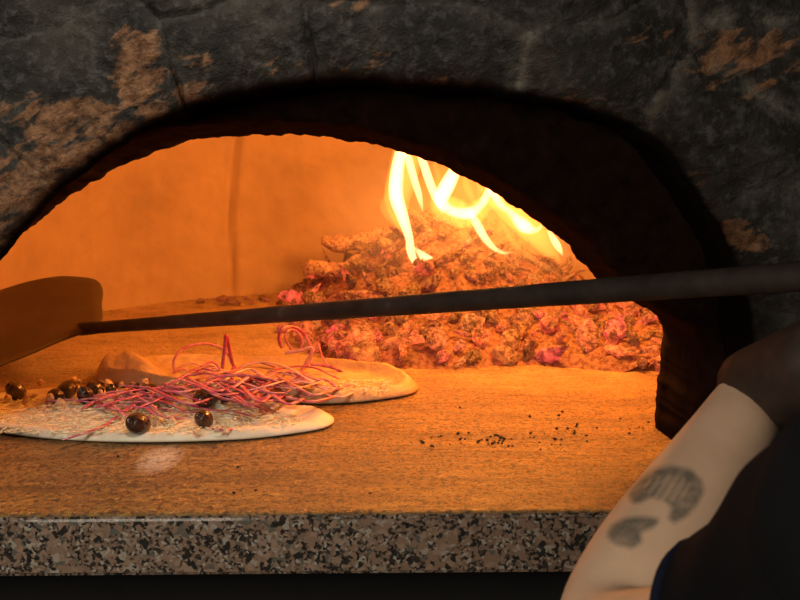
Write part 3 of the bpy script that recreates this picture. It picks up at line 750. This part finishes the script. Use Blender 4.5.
# ================================================================ person (arm, hand, shoulder)
Wp = P(758, 392, .73); El = P(606, 650, .60)
Md = P(690, 520, .655); Hem = P(745, 655, .51); Sh = P(985, 610, .44)
person = thing('person', 'person in a black t-shirt holding the peel, forearm with a faded tattoo at right', 'person', (.40, .33, -1.1))
def tpt(px_target):   # point on the pole axis
    best = min((abs(pxof(PR.lerp(PB, t / 4000))[0] - px_target), t) for t in range(0, 4000, 4) if PR.lerp(PB, t / 4000).y > .2)
    return PR.lerp(PB, best[1] / 4000)
Gp = tpt(888)                        # where the fist closes on the pole
palm = Gp + Vector((.006, -.010, -.034))
sk = []   # (pos, r, parent)
def add(p, r, par, r2=None): sk.append((Vector(p), (r, r2 or r), par)); return len(sk) - 1
pel = add((.44, .34, -.62), .13, None)
be = add((.44, .34, -.40), .13, pel); ch = add((.43, .35, -.12), .135, be); nk0 = add((.43, .35, .04), .10, ch); nk = add((.43, .35, .16), .055, nk0)
s1 = add((.34, .39, .04), .065, nk0); s2 = add(Sh, .058, s1)
h0 = add(Sh.lerp(Hem, .55), .047, s2); h1 = add(Hem, .042, h0); e0 = add(Hem.lerp(El, .6) + Vector((0, 0, 0)), .037, h1); e1 = add(El, .041, e0)
f1 = add(El.lerp(Wp, .22), .044, e1); f2 = add(El.lerp(Wp, .45), .040, f1); f3 = add(El.lerp(Wp, .72), .031, f2); w0 = add(Wp, .0245, f3)
pm = add(Wp.lerp(palm, .55), .024, w0, .017); pm2 = add(palm, .026, pm, .016)
ax = -pd  # pole direction toward camera right
toc = Vector((-.15, -1, 0)).normalized()  # side of the pole facing the camera
mod_v = sk
me = bpy.data.meshes.new('body'); me.from_pydata([tuple(q[0]) for q in sk], [(q[2], i) for i, q in enumerate(sk) if q[2] is not None], []); me.update()
ob = bpy.data.objects.new('tmp', me); C.objects.link(ob)
md = ob.modifiers.new('s', 'SKIN'); md.use_smooth_shade = True
for i, q in enumerate(sk):
    d = me.skin_vertices[0].data[i]; d.radius = q[1]; d.use_root = (i == 0)
sb = ob.modifiers.new('d', 'SUBSURF'); sb.levels = 4
dg = bpy.context.evaluated_depsgraph_get(); body = bpy.data.meshes.new_from_object(ob.evaluated_get(dg)); bpy.data.objects.remove(ob)
def skinned(chain):
    m0 = bpy.data.meshes.new('t'); m0.from_pydata([tuple(q[0]) for q in chain], [(i, i + 1) for i in range(len(chain) - 1)], []); m0.update()
    o0 = bpy.data.objects.new('t', m0); C.objects.link(o0); o0.modifiers.new('s', 'SKIN')
    for i, q in enumerate(chain): d = m0.skin_vertices[0].data[i]; d.radius = (q[1], q[1]); d.use_root = (i == 0)
    x = o0.modifiers.new('d', 'SUBSURF'); x.levels = 3
    dg = bpy.context.evaluated_depsgraph_get(); r = bpy.data.meshes.new_from_object(o0.evaluated_get(dg)); bpy.data.objects.remove(o0); return r
hand = []
for k, (off, rr, ln) in enumerate([(-.030, .0085, .92), (-.010, .009, 1.0), (.010, .0088, .96), (.029, .0078, .8)]):
    c = Gp + ax * off
    pr = .0103 + rr
    kn = palm + ax * off + Vector((0, 0, .010)) + toc * .004     # knuckle
    q1 = c + toc * (pr + .002) + Vector((0, 0, -.004)); q2 = c + toc * .012 + Vector((0, 0, pr)); q3 = c - toc * .016 + Vector((0, 0, pr * .55))
    hand.append(skinned([(palm + ax * off * .6 - Vector((0, 0, .012)), rr * 1.15), (kn, rr * 1.15), (q1, rr), (q2, rr * .93), (q3, rr * .8)]))
tb = palm - ax * .03
hand.append(skinned([(palm - Vector((0, 0, .02)), .012), (tb + Vector((0, .012, -.004)), .0115), (tb + ax * -.006 + Vector((0, .022, .018)), .010), (Gp - ax * .028 - toc * .018 + Vector((0, 0, .014)), .0085)]))
bm = bmesh.new(); bm.from_mesh(body)
for h in hand: bm.from_mesh(h)
# refine the part of the arm that carries the tattoo
ed = [e for e in bm.edges if all(560 < pxof(v.co)[0] < 740 and 440 < pxof(v.co)[1] < 600 and v.co.y > .5 for v in e.verts)]
bmesh.ops.subdivide_edges(bm, edges=ed, cuts=2, use_grid_fill=True)
bm.to_mesh(body); bm.free()
def inpoly(x, y, poly):
    r = False; j = len(poly) - 1
    for i in range(len(poly)):
        if (poly[i][1] > y) != (poly[j][1] > y) and x < (poly[j][0] - poly[i][0]) * (y - poly[i][1]) / (poly[j][1] - poly[i][1]) + poly[i][0]: r = not r
        j = i
    return r
T1 = [(627, 494), (640, 477), (655, 468), (672, 465), (690, 469), (702, 480), (704, 492), (697, 505), (686, 517), (674, 524), (668, 518), (672, 508), (664, 500), (650, 497), (640, 503), (632, 503)]
T2 = [(606, 534), (612, 524), (626, 518), (645, 516), (660, 519), (655, 527), (640, 533), (642, 542), (632, 549), (618, 545), (610, 541)]
hl = [[(640, 500), (650, 484), (660, 474)], [(652, 497), (662, 482), (674, 473)], [(666, 500), (674, 486), (686, 478)]]
ink = body.color_attributes.new('ink', 'FLOAT_COLOR', 'POINT')
for i, v in enumerate(body.vertices):
    k = 0
    if v.co.y > .5:
        x, y = pxof(v.co)
        if 590 < x < 720 and 455 < y < 560:
            cnt = 0
            for dx, dy in ((0, 0), (2.5, 0), (-2.5, 0), (0, 2.5), (0, -2.5), (2, 2), (-2, -2), (2, -2), (-2, 2)):
                if inpoly(x + dx, y + dy, T1) or inpoly(x + dx, y + dy, T2): cnt += 1
            k = cnt / 9
            if k:
                # paler centre with hatch lines in the upper shape
                d = math.hypot((x - 668) / 24, (y - 488) / 14)
                if d < 1: k *= .5 + .3 * (math.sin((x * .8 + y * .5) * .9) > .3) + .3 * d * d
                k = min(1, k)
    ink.data[i].color = (k, 0, 0, 1)
body.materials.clear()
link('body', body, SKIN, person)
# dark wristband, widened over the hand heel to stand in for shade
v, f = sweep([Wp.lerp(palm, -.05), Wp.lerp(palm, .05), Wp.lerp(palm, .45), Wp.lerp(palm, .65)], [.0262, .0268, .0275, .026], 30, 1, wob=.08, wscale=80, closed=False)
me = mesh('wrist_band_shade', v, f); o = link('wrist_band_shade', me, BAND_SHADE, person)
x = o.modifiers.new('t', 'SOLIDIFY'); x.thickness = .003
# t-shirt: sleeve and trunk
def wrinkle(vs, amp, sc=9):
    out = []
    for q in vs:
        out.append(q + Vector((noise.noise(q * sc), noise.noise(q * sc + Vector((7, 0, 0))), noise.noise(q * sc + Vector((0, 7, 0))))) * amp); 
    return out
hemS = Hem.lerp(El, .10)
sl = [Vector(p) for p in catmull([tuple(hemS), tuple(Hem.lerp(Sh, .3) + Vector((0, 0, .012))), tuple(Hem.lerp(Sh, .65) + Vector((0, 0, .022))), tuple(Sh + Vector((0, 0, .015))), (.34, .39, .03), (.42, .36, .02)], 60)]
rad = [c[0] for c in catmull([(.053,), (.064,), (.078,), (.088,), (.10,), (.10,)], 60)]
v1, f1_ = sweep(sl, rad, 48, 1, wob=.14, wscale=16, closed=False)
tr = [Vector(p) for p in catmull([(.44, .34, -.78), (.44, .34, -.5), (.43, .34, -.25), (.43, .35, -.08), (.43, .35, .04), (.43, .35, .10), (.43, .35, .125)], 50)]
rad = [c[0] for c in catmull([(.20,), (.19,), (.19,), (.19,), (.165,), (.11,), (.075,)], 50)]
v2, f2_ = sweep(tr, rad, 60, .72, upv=(0, 1, 0), wob=.12, wscale=8, closed=False)
v, f = join([(wrinkle(v1, .006, 22), f1_), (wrinkle(v2, .012), f2_)])
o = link('t_shirt', mesh('t_shirt', v, f), SHIRT, person); tag(o, 'plain black t-shirt')
x = o.modifiers.new('t', 'SOLIDIFY'); x.thickness = .003; x.offset = 1
hv = wrinkle(v1, .006, 22)[:48 * 3]
o2 = link('sleeve_hem', mesh('sleeve_hem', hv, [q for q in f1_ if max(q) < 48 * 3]), HEM, person); tag(o2, 'navy hem of the sleeve')
x = o2.modifiers.new('t', 'SOLIDIFY'); x.thickness = .0055; x.offset = .35
